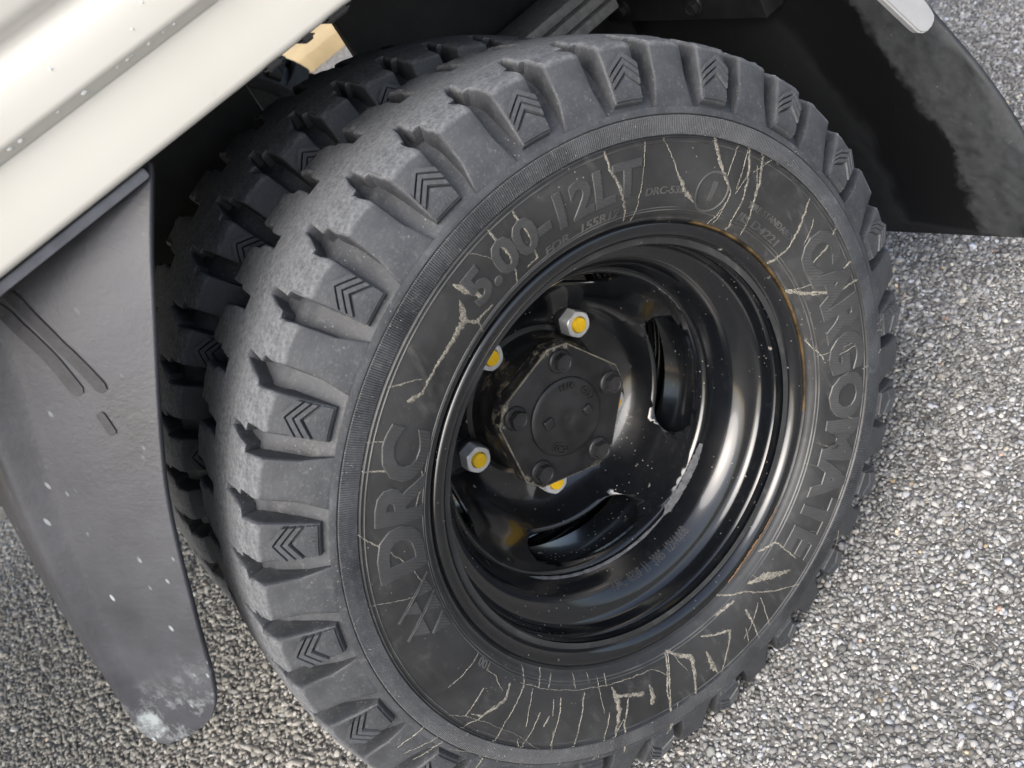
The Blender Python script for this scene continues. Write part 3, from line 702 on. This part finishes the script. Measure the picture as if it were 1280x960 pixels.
MUD = [[(56.96,222.4,1.0),(52.52,199.4,1.5),(49.99,188.4,5.7),(45.98,180.2,1.3)],[(45.7,223.7,4.5),(43.16,209.3,3.9),(40.45,199.8,2.9),(37.89,192.7,2.0),(37.58,186.2,1.8),(38.04,166.5,1.3)],[(39.95,222.2,0.9),(40.31,200.5,1.2)],[(37.18,223.1,2.6),(34.76,203.7,3.3),(33.62,190.0,2.1),(33.1,177.8,1.9),(31.86,169.3,3.5)],[(33.88,224.5,3.8),(32.45,213.1,3.5),(30.51,192.3,2.7),(28.86,179.9,1.6),(27.19,170.5,2.5)],[(17.97,220.2,2.6),(15.85,201.1,3.4),(14.23,184.3,2.6),(13.79,168.1,3.7)],[(8.73,231.2,2.9),(6.19,208.2,2.9),(6.04,188.7,1.5)],[(-0.92,222.4,2.7),(-1.15,205.4,2.1),(2.8,173.1,1.5)],[(-5.97,231.8,2.5),(-4.72,202.9,3.6),(-1.73,184.0,2.1),(2.28,172.6,3.2)],[(35.18,209.8,0.8),(36.47,192.6,0.8)],[(60.66,221.5,0.6),(61.09,195.9,0.6),(61.8,169.4,0.6)],[(37.53,184.9,1.1),(36.8,169.9,1.6)],[(68.92,222.6,2.1),(68.34,210.2,3.1),(66.53,197.6,3.6),(64.66,180.9,2.7),(64.11,171.1,1.5)],[(87.86,219.4,2.8),(87.65,210.6,2.9),(87.12,196.3,2.0),(86.95,180.6,2.9),(89.99,181.0,2.5)],[(92.94,221.6,2.4),(92.61,211.5,3.5),(92.07,197.3,2.7),(93.25,175.5,2.1)],[(97.85,221.5,0.7),(95.62,210.0,0.7),(93.66,191.3,0.7)],[(102.66,215.5,1.1),(101.48,204.0,5.0),(100.47,191.3,2.2)],[(102.8,214.9,1.4),(101.88,204.2,4.6),(100.52,191.3,2.9)],[(103.83,204.8,2.5),(106.07,192.8,7.5),(110.32,192.2,4.6),(114.09,193.9,3.2),(120.54,196.5,3.2),(122.6,205.0,4.9)],[(121.08,220.7,1.4),(118.33,200.4,1.4)],[(105.86,193.4,2.1),(104.62,184.0,4.7),(100.07,180.7,1.8)],[(104.21,185.6,1.8),(105.22,169.8,2.2)],[(129.99,226.1,1.1),(129.49,209.1,1.1)],[(134.31,224.6,1.3),(134.6,208.9,2.2),(134.84,193.6,2.3),(134.94,180.5,1.3)],[(143.0,233.8,1.0),(144.96,222.3,1.3),(148.31,207.4,2.0),(153.29,192.1,1.0),(159.14,184.6,1.0)],[(158.14,235.6,0.8),(163.32,229.5,1.0),(166.82,229.4,1.0)],[(135.22,180.4,1.0),(137.59,178.0,3.6),(142.78,182.4,1.3)],[(157.23,224.0,0.7),(159.86,199.9,0.9),(161.92,181.7,0.9)],[(-175.51,177.2,2.6),(-175.82,184.2,1.3),(-177.46,207.1,0.8)],[(-169.5,193.4,2.1),(-169.74,215.3,0.9)],[(-162.96,182.6,3.3),(-162.63,195.0,3.5),(-166.16,210.1,3.0),(-168.85,212.4,1.6)],[(-160.18,170.2,1.4),(-158.78,181.9,2.2),(-160.01,209.3,0.8)],[(-153.98,168.5,2.8),(-154.14,180.7,1.7)],[(-150.31,170.5,2.0),(-151.0,179.7,1.4)],[(-143.26,170.4,2.6),(-142.62,179.0,1.4)],[(-146.94,185.1,2.0),(-146.23,195.5,1.4),(-146.55,221.4,1.2)],[(-140.01,182.0,2.0),(-140.06,197.8,2.0),(-140.42,222.9,1.2)],[(-131.81,181.6,1.8),(-130.48,190.5,6.0),(-129.67,202.9,6.0),(-130.24,223.2,2.4)],[(-127.24,193.4,2.7),(-128.14,214.2,3.0),(-127.03,243.1,3.1)],[(-131.55,189.7,2.4),(-127.23,191.9,3.9),(-122.7,195.5,5.2)],[(-121.1,189.8,1.8),(-120.4,198.6,5.5),(-120.69,208.0,6.2)],[(-113.52,174.3,1.8),(-115.58,199.9,2.2),(-116.26,240.3,2.2)],[(-173.19,220.7,0.8),(-170.12,215.9,1.1),(-164.55,212.5,0.8),(-159.29,213.0,0.8),(-153.73,216.9,0.8),(-148.5,224.4,0.9)],[(-151.96,196.4,2.0),(-152.5,212.0,1.1),(-154.23,235.1,1.0)],[(-171.53,181.8,0.8),(-167.83,183.6,1.3),(-164.32,189.3,0.8)],[(-160.01,209.3,0.8),(-160.26,221.2,0.7),(-161.86,230.3,0.7)],[(-149.11,198.4,2.8),(-149.75,206.8,2.0)],[(-160.19,180.4,1.1),(-147.18,180.2,0.9),(-132.88,179.7,1.0),(-119.57,180.3,0.9),(-115.95,189.4,1.2)],[(-171.93,225.2,0.7),(-159.31,226.4,0.7),(-147.86,225.9,1.0),(-131.94,226.3,1.1),(-120.25,226.6,0.9),(-111.47,228.0,0.8)],[(-132.5,200.5,1.2),(-133.43,238.4,1.2)],[(-138.72,170.5,1.5),(-138.49,176.3,1.2)],[(-133.45,172.3,1.5),(-133.48,180.7,1.2)],[(-168.2,239.5,0.8),(-164.38,236.3,1.4),(-160.66,236.7,0.8)],[(-154.9,224.8,2.3),(-157.08,236.8,1.4)],[(-114.01,174.3,2.0),(-116.38,202.2,2.5),(-115.78,244.8,2.1)],[(-113.82,173.5,2.5),(-107.82,188.7,5.5),(-109.55,230.7,1.5)],[(-96.78,174.9,4.0),(-90.04,177.9,3.0)],[(-96.89,158.2,1.5),(-86.11,179.9,2.0),(-75.25,225.9,1.9)],[(-84.43,193.8,1.5),(-87.2,225.2,1.6)],[(-89.26,189.8,4.1),(-89.69,207.6,2.6),(-90.69,229.3,1.3)],[(-103.11,179.8,2.0),(-95.46,193.2,3.6),(-101.84,221.0,1.3)],[(-84.44,176.7,2.6),(-79.57,186.5,7.7),(-74.8,203.6,3.6)],[(-75.64,170.6,2.0),(-71.0,177.2,2.6),(-71.7,202.5,2.1)],[(-103.51,192.7,2.5),(-103.5,208.5,6.6),(-102.53,218.6,1.3)],[(-108.47,234.1,5.2),(-103.71,236.3,2.1),(-89.54,235.7,1.3)],[(-123.88,225.5,1.2),(-108.35,231.0,1.5),(-88.85,230.1,1.3)],[(3.37,168.3,4.7),(0.22,177.0,2.8),(-3.77,198.4,2.4)],[(-13.09,170.0,1.2),(-20.21,180.5,1.7)],[(-19.7,211.1,1.0),(-20.45,182.9,1.0)]]
for i, pts in enumerate(MUD):
    strip_on_side('dried_mud_streak', [(a, r, max(.30, w * (.48 + .035 * w))) for a, r, w in pts], M['mud'], wheel, seed=i, surf=full_side)

hr = random.Random(31)
for i in range(36):                          # hairline runs of dried mud across the lower and rear sidewall
    a = hr.choice((hr.uniform(-178, -60), hr.uniform(-178, -60), hr.uniform(-60, 45))); r0 = hr.uniform(171, 236); L = hr.uniform(8, 34); r1 = min(262, r0 + L)
    lean = hr.uniform(-3, 3) + (hr.choice((-1, 1)) * 6 if hr.random() < .2 else 0); w = hr.uniform(.25, .6)
    strip_on_side('dried_mud_streak', [(a, r0, w), (a + lean * .4, (r0 + r1) / 2, w * hr.uniform(.7, 1.6)), (a + lean, r1, w * .6)], M['mud'], wheel, seed=300 + i, surf=full_side)

# rim stamping, weld scar and bare rust at the flange
RSURF = [(.1228, .0620), (.1236, .0585), (.1250, .0540), (.1266, .0495), (.1284, .0450), (.1298, .0414), (.1316, .0382), (.1338, .0354), (.1362, .0330), (.1388, .0310)]
def rim_y(r): return float(np.interp(r, [p[0] for p in RSURF], [p[1] for p in RSURF]))
warp_text('stamped_lettering', text_mesh('t', 'KMC  0320  11  3985  12X4.00B', .0062, .0001, extrude=.0002), -101, .1315, M['stamp'], wheel, surf=rim_y, lift=.0002, clockwise=False, step=.002)
def weld(a0, a1, rc, yc, w, mat, name, seed):
    r = random.Random(seed); V = []; F = []; n = 40
    for i in range(n + 1):
        t = i / n; a = D(a0 + (a1 - a0) * t); ww = w * (.45 + .55 * math.sin(PI * min(1, t * 4) / 2)) * r.uniform(.75, 1.15) * (1 if t < .9 else (1 - t) * 9 + .1)
        for k in range(5):
            b = PI * k / 4; rr = rc + ww * math.cos(b) * .9; yy = yc - ww * .55 * math.sin(b) + ww * math.cos(b) * -.7
            V.append((rr * math.cos(a), yy - Q0, rr * math.sin(a)))
    for i in range(n):
        for k in range(4): F.append((i * 5 + k, i * 5 + k + 1, (i + 1) * 5 + k + 1, (i + 1) * 5 + k))
    me = bpy.data.meshes.new(name); me.from_pydata(V, [], F); me.update(); me.shade_smooth(); return obj(name, me, mat, wheel)
weld(-52, -84, .1232, .0590, .0034, M['weld'], 'weld_bead', 3)
weld(-84, -150, .1230, .0590, .0012, M['weld'], 'weld_bead', 4)
FS = [(.1476, .0235), (.1484, .0170), (.1492, .0138), (.1508, .0114), (.1528, .0094), (.1542, .0070), (.1550, .0034), (.1564, .0006), (.1585, -.0014), (.1612, -.0024), (.1640, -.0024), (.1662, -.0012)]
def flange_y(r): return float(np.interp(r, [p[0] for p in FS], [p[1] for p in FS]))
strip_on_side('rust_patch', [(-62, 164.5, .8), (-70, 164, 2.6), (-78, 163.5, 3.6), (-84, 164, 2.2), (-88, 164.5, .5)], M['rust'], wheel, lift=.0006, seed=8, surf=flange_y)
obj('grime_ring', lathe('grime_ring', [(.1664, -.0006 - Q0), (.1670, -.0020 - Q0), (.1680, -.0022 - Q0), (.1688, -.0014 - Q0)], 90, a0=D(-34), a1=D(44)), M['gold'], wheel)
inner = empty('wheel', truck, ORG + Vector((0, Q0 + .165, 0))); inner['label'] = 'inner twin of the dual wheel, half hidden behind the outer tyre'
tyre_parts(inner, 93.6); obj('rim', RIM, None, inner)
# far side of the axle: the other dual pair
for yy in (1.02, 1.185):
    f = empty('wheel', truck, ORG + Vector((0, yy, 0))); f['label'] = 'wheel at the far end of the axle'
    f.rotation_euler = (0, yy * 2, 0)
    tyre_parts(f, 20 + yy * 30); obj('rim', RIM, None, f)
obj('axle', lathe('axle', [(.0, .13), (.045, .13), (.045, .30), (.060, .34), (.045, .38), (.040, .55), (.09, .60), (.12, .64), (.12, .70), (.09, .74), (.04, .80), (.04, 1.02)], 32), M['frame'], truck, ORG)

# ---- load bed
DY = .045
def bz(z): return float(np.interp(z, [.30, .3675, .4094, .432, .4543, .80], [.2901, .3576, .4034, .4281, .4522, .80]))
def extrude_x(name, prof_yz, x0, x1, mat, angle=35, nx=1, parent=truck):
    V = []; F = []; n = len(prof_yz)
    for i in range(nx + 1):
        x = x0 + (x1 - x0) * i / nx; V += [(x, y, z) for y, z in prof_yz]
    for i in range(nx):
        for k in range(n): k2 = (k + 1) % n; F.append((i * n + k, i * n + k2, (i + 1) * n + k2, (i + 1) * n + k))
    F.append(tuple(range(n))[::-1]); F.append(tuple(nx * n + k for k in range(n)))
    bm = bmesh.new(); me = bpy.data.meshes.new(name); me.from_pydata(V, [], F); bm.from_mesh(me); recalc(bm); bm.to_mesh(me); bm.free()
    me.shade_smooth(); me.set_sharp_from_angle(angle=math.radians(angle)); return obj(name, me, mat, parent, ORG)
def arcpts(cy, cz, r, a0, a1, n=5): return [(cy + r * math.cos(D(a0 + (a1 - a0) * i / n)), cz + r * math.sin(D(a0 + (a1 - a0) * i / n))) for i in range(n + 1)]
rail = [(-.006, .3760), (-.006, .3690)] + arcpts(-.0225, .3725, .0045, 270, 180) + [(-.0265, .385), (-.0262, .398), (-.0262, .4085), (-.006, .4085)]
extrude_x('bed_side_rail', [(y + DY, bz(z)) for y, z in rail], -1.6, .56, M['white'], 40)
gate = [(-.006, .4090), (-.0255, .4050), (-.0275, .4050), (-.0305, .4078)] + arcpts(-.0296, .4125, .0042, 235, 180) + [(-.0342, .4200), (-.0340, .4270), (-.0330, .4315), (-.0300, .4345), (-.0290, .4385), (-.0300, .4425), (-.0340, .4455), (-.0362, .4500), (-.0365, .4700), (-.0365, .7600), (-.006, .7600)]
extrude_x('bed_side_gate', [(y + DY, bz(z)) for y, z in gate], -1.6, .56, M['white'], 40)
extrude_x('bed_floor', [(.040, .3685), (1.22, .3685), (1.22, .4080), (.040, .4080)], -1.6, .56, M['frame'])
seal = [(-.0085, .3765), (-.0085, .3660), (-.002, .3640), (.004, .3660), (.004, .3765)]
extrude_x('rubber_edge_strip', [(y + DY, bz(z)) for y, z in seal], -1.6, .56, M['frame'])
for i, (x, ln) in enumerate(((-.055, .012), (-.030, .009), (-.012, .016), (.012, .008), (.034, .014), (.060, .010))):
    bm = bmesh.new(); box_bm(bm, x, x + ln, -.0285 + DY, -.010 + DY, bz(.3655), bz(.3688)); bmesh.ops.bevel(bm, geom=bm.edges[:], offset=.002, segments=2, affect='EDGES')
    obj('sealant_lump', mesh_bm('sealant_lump', bm, True, 50), M['frame'], truck, ORG)
# crossmembers, rail and hangers under the floor
for x in (-1.2, -.62, .49): o = box('crossmember', x, x + .05, .06, 1.20, .320, .3680, M['frame'], truck, .003); o.location = ORG
for y in (.415, .77): o = box('chassis_rail', -1.6, .56, y, y + .055, .295, .3680, M['frame'], truck, .004); o.location = ORG
for x0, x1, y, z0 in ((-.16, .028, .40, .08), (.128, .54, .40, .06)):
    bm = bmesh.new(); pts = [(x0, .30), (x1, .30), (x1 - .004, .22), (x1 - (.0 if x0 > 0 else .035), .17), (x1 - .06, z0), (x0 + .05, z0), (x0, .18)]
    prism_y(bm, pts, y, y + .012); recalc(bm); bmesh.ops.bevel(bm, geom=bm.edges[:], offset=.002, segments=1, affect='EDGES')
    obj('spring_hanger', mesh_bm('spring_hanger', bm, True, 40), M['frame'], truck, ORG)
for i in range(5):
    z = .170 - i * .0140; L = .46 - i * .05
    o = box('spring_leaf', -L, L, .325, .385, z - .0105, z, M['spring'], truck, .0015); o.location = ORG
# ---- water drops hanging under the gate's lip and sitting on the rail
def drop_mesh(k):
    bm = bmesh.new(); bmesh.ops.create_uvsphere(bm, u_segments=16, v_segments=10, radius=.0022)
    for v in bm.verts:
        v.co.y *= .6
        if v.co.z > 0: v.co.z *= 1.0 + .4 * k
    return mesh_bm('water_drop', bm, True)
DROPS = [drop_mesh(k) for k in range(3)]
for m in DROPS: m.materials.append(M['water'])
rd = random.Random(4)
DL = [(-.1500, .4088), (-.1150, .4088), (-.1090, .4088), (-.1060, .4090), (-.0870, .4088), (-.0800, .4089), (-.1350, .4088), (-.1720, .4088), (-.1780, .4089), (-.0960,.4086)]
for i, (x, z) in enumerate(DL):
    o = obj('water_drop', DROPS[i % 3], None, truck, ORG + Vector((x, -.0310 + DY, bz(z)))); sc = rd.uniform(.45, .9); o.scale = (sc, sc, sc)
for i in range(15):
    x = rd.uniform(-.19, -.02); z = rd.choice((rd.uniform(.413, .428), rd.uniform(.452, .475)))
    y = -.0345 + DY if z < .43 else -.0368 + DY
    o = obj('water_drop', DROPS[i % 3], None, truck, ORG + Vector((x, y, bz(z)))); sc = rd.uniform(.18, .55); o.scale = (sc, sc * .6, sc)

# ---- mud guard in front of the wheel
ROWS = [((-0.128, 0.034, 0.356), (-0.2964, 0.1, 0.358)), ((-0.1345, 0.03, 0.349), (-0.3049, 0.1, 0.345)), ((-0.1563, 0.023, 0.327), (-0.3156, 0.1, 0.32)), ((-0.1763, 0.02, 0.3027), (-0.3231, 0.1, 0.2964)), ((-0.1964, 0.02, 0.2773), (-0.3306, 0.1, 0.2718)), ((-0.2174, 0.02, 0.2502), (-0.3392, 0.1, 0.2451)), ((-0.2381, 0.02, 0.2219), (-0.3466, 0.1, 0.2183)), ((-0.252, 0.02, 0.1994), (-0.3547, 0.1, 0.1937)), ((-0.2638, 0.02, 0.178), (-0.3616, 0.1, 0.1702)), ((-0.2877, 0.02, 0.1324), (-0.3757, 0.1, 0.1182)), ((-0.2985, 0.02, 0.1108), (-0.3809, 0.1, 0.0932)), ((-0.3071, 0.0205, 0.0952), (-0.3846, 0.1, 0.0761)), ((-0.3146, 0.025, 0.083), (-0.3835, 0.0936, 0.0644)), ((-0.3242, 0.031, 0.0736), (-0.3756, 0.0818, 0.0613)), ((-0.3431, 0.047, 0.0646), (-0.3637, 0.0669, 0.0607))]
def guard_point(t, u):
    k = min(int(t), len(ROWS) - 2); f = t - k
    a = Vector(ROWS[k][0]).lerp(Vector(ROWS[k + 1][0]), f); b = Vector(ROWS[k][1]).lerp(Vector(ROWS[k + 1][1]), f)
    d = b - a; nrm = Vector((-.45, -.85, .28)).normalized(); L = d.length / .13
    bul = .004 * math.sin(PI * min(1, u / .66)) ** 1.2 * .5 + .007 * max(0, 1 - abs(u - .70) / .16)
    if u > .70: bul -= .034 * (u - .70) / .30
    return a + d * u + nrm * bul * L, nrm
def guard():
    nu = 24; V = []; F = []; rr = random.Random(3); nr = (len(ROWS) - 1) * 2 + 1
    for r in range(nr):
        for i in range(nu + 1):
            p, nrm = guard_point(r / 2, i / nu); V.append(p)
    m = nu + 1
    for r in range(nr - 1):
        for i in range(nu): F.append((r * m + i, r * m + i + 1, (r + 1) * m + i + 1, (r + 1) * m + i))
    me = bpy.data.meshes.new('mud_guard'); me.from_pydata(V, [], F); me.update(); me.shade_smooth()
    o = obj('mud_guard', me, M['guard'], truck, ORG); o['label'] = 'grey moulded plastic mud guard with a scuffed pale tip'
    sb = o.modifiers.new('sub', 'SUBSURF'); sb.levels = 1; sb.render_levels = 2
    so = o.modifiers.new('thick', 'SOLIDIFY'); so.thickness = .004; so.offset = -1
    # two dark rub marks across the upper face
    for path, w in ((((1.30, .572), (1.65, .529), (2.85, .407), (3.80, .321)), .0034), (((1.30, .512), (1.60, .479), (2.75, .364), (4.00, .221)), .0030), (((4.30, .257), (4.80, .207)), .0022)):
        P = []
        for (t0, u0), (t1, u1) in zip(path, path[1:]):
            for i in range(10): P.append((t0 + (t1 - t0) * i / 10, u0 + (u1 - u0) * i / 10))
        P.append(path[-1]); V = []; F = []
        for i, (t, u) in enumerate(P):
            p, nrm = guard_point(t, u); q, _ = guard_point(*(P[i + 1] if i + 1 < len(P) else P[i])); p0_, _ = guard_point(*(P[i - 1] if i else P[i]))
            side = (q - p0_).normalized().cross(nrm).normalized(); ww = w * (.6 if i in (0, len(P) - 1) else 1)
            for sg in (-1, 1): V.append(p + side * sg * ww * 1.1 + nrm * .0011)
        for i in range(len(P) - 1): F.append((2 * i, 2 * i + 1, 2 * i + 3, 2 * i + 2))
        me = bpy.data.meshes.new('rub_mark'); me.from_pydata(V, [], F); me.update()
        obj('rub_mark', me, M['rub'], o)
guard()

fl = box('guard_flange', -.48, -.1345, .0270, .0340, .3500, .3562, M['guardtop'], truck, .002); fl.location = ORG
# ---- rubber flap behind the wheel
FX = .420
outl = [(0.46, 0.3505), (0.1, 0.3505), (0.067, 0.1541), (0.0284, 0.0856), (0.0137, 0.0606), (-0.0108, 0.0171), (-0.0277, -0.0316), (-0.0358, -0.0743), (-0.0385, -0.1124), (-0.038, -0.1445), (0.166, -0.1766), (0.46, -0.2212)]
def smooth_outline(p, i0, i1, it=2):
    for _ in range(it):
        q = p[:i0 + 1]
        for a, b in zip(p[i0:i1], p[i0 + 1:i1 + 1]): q += [(a[0] * .75 + b[0] * .25, a[1] * .75 + b[1] * .25), (a[0] * .25 + b[0] * .75, a[1] * .25 + b[1] * .75)]
        i1n = len(q); p = q + p[i1:]; i1 = i1n
    return p
outl = smooth_outline(outl, 2, 9)
bm = bmesh.new(); fv = [bm.verts.new((0, y, z)) for y, z in outl]; bm.faces.new(fv)
cuts(bm, 1, [.03 * i - .06 for i in range(16)]); cuts(bm, 2, [.03 * i - .15 for i in range(17)])
for v in bm.verts: v.co.x = FX + .10 * (v.co.z - .12) ** 2 * (1 if v.co.z < .12 else 0) - .06 * max(0, -v.co.y) ** 1 * .4 - .02 * max(0, .05 - v.co.y) ** 2
bmesh.ops.recalc_face_normals(bm, faces=bm.faces[:])
fl = obj('mud_flap', mesh_bm('mud_flap', bm, True), M['flap'], truck, ORG); fl['label'] = 'black rubber mud flap with a dusty dry margin'
so = fl.modifiers.new('thick', 'SOLIDIFY'); so.thickness = .005
o = box('flap_mount_bar', FX - .030, FX - .004, .17, .47, .095, .150, M['frame'], truck, .003); o.location = ORG
for y, z in ((.255, .112), (.365, .112)):
    o = obj('mount_bolt', BOLT, M['frame'], truck, ORG + Vector((FX - .030, y, z))); o.rotation_euler = (0, 0, -PI / 2)
# painted bracket arm hanging at the rear corner
bp = [(0.3309, 0.2467), (0.299, 0.36), (0.2481, 0.36), (0.2905, 0.2467), (0.3436, 0.1384), (0.3659, 0.0975), (0.3696, 0.0933), (0.375, 0.0906), (0.3808, 0.0906), (0.3856, 0.0933), (0.3877, 0.0975), (0.3856, 0.1055), (0.3797, 0.1193)]
bm = bmesh.new(); prism_y(bm, bp, -.004, .004); recalc(bm); bmesh.ops.bevel(bm, geom=bm.edges[:], offset=.0015, segments=2, affect='EDGES')
br = obj('bracket_arm', mesh_bm('bracket_arm', bm, True, 40), M['greypaint'], truck, ORG); br['label'] = 'pale grey rounded metal bracket end'
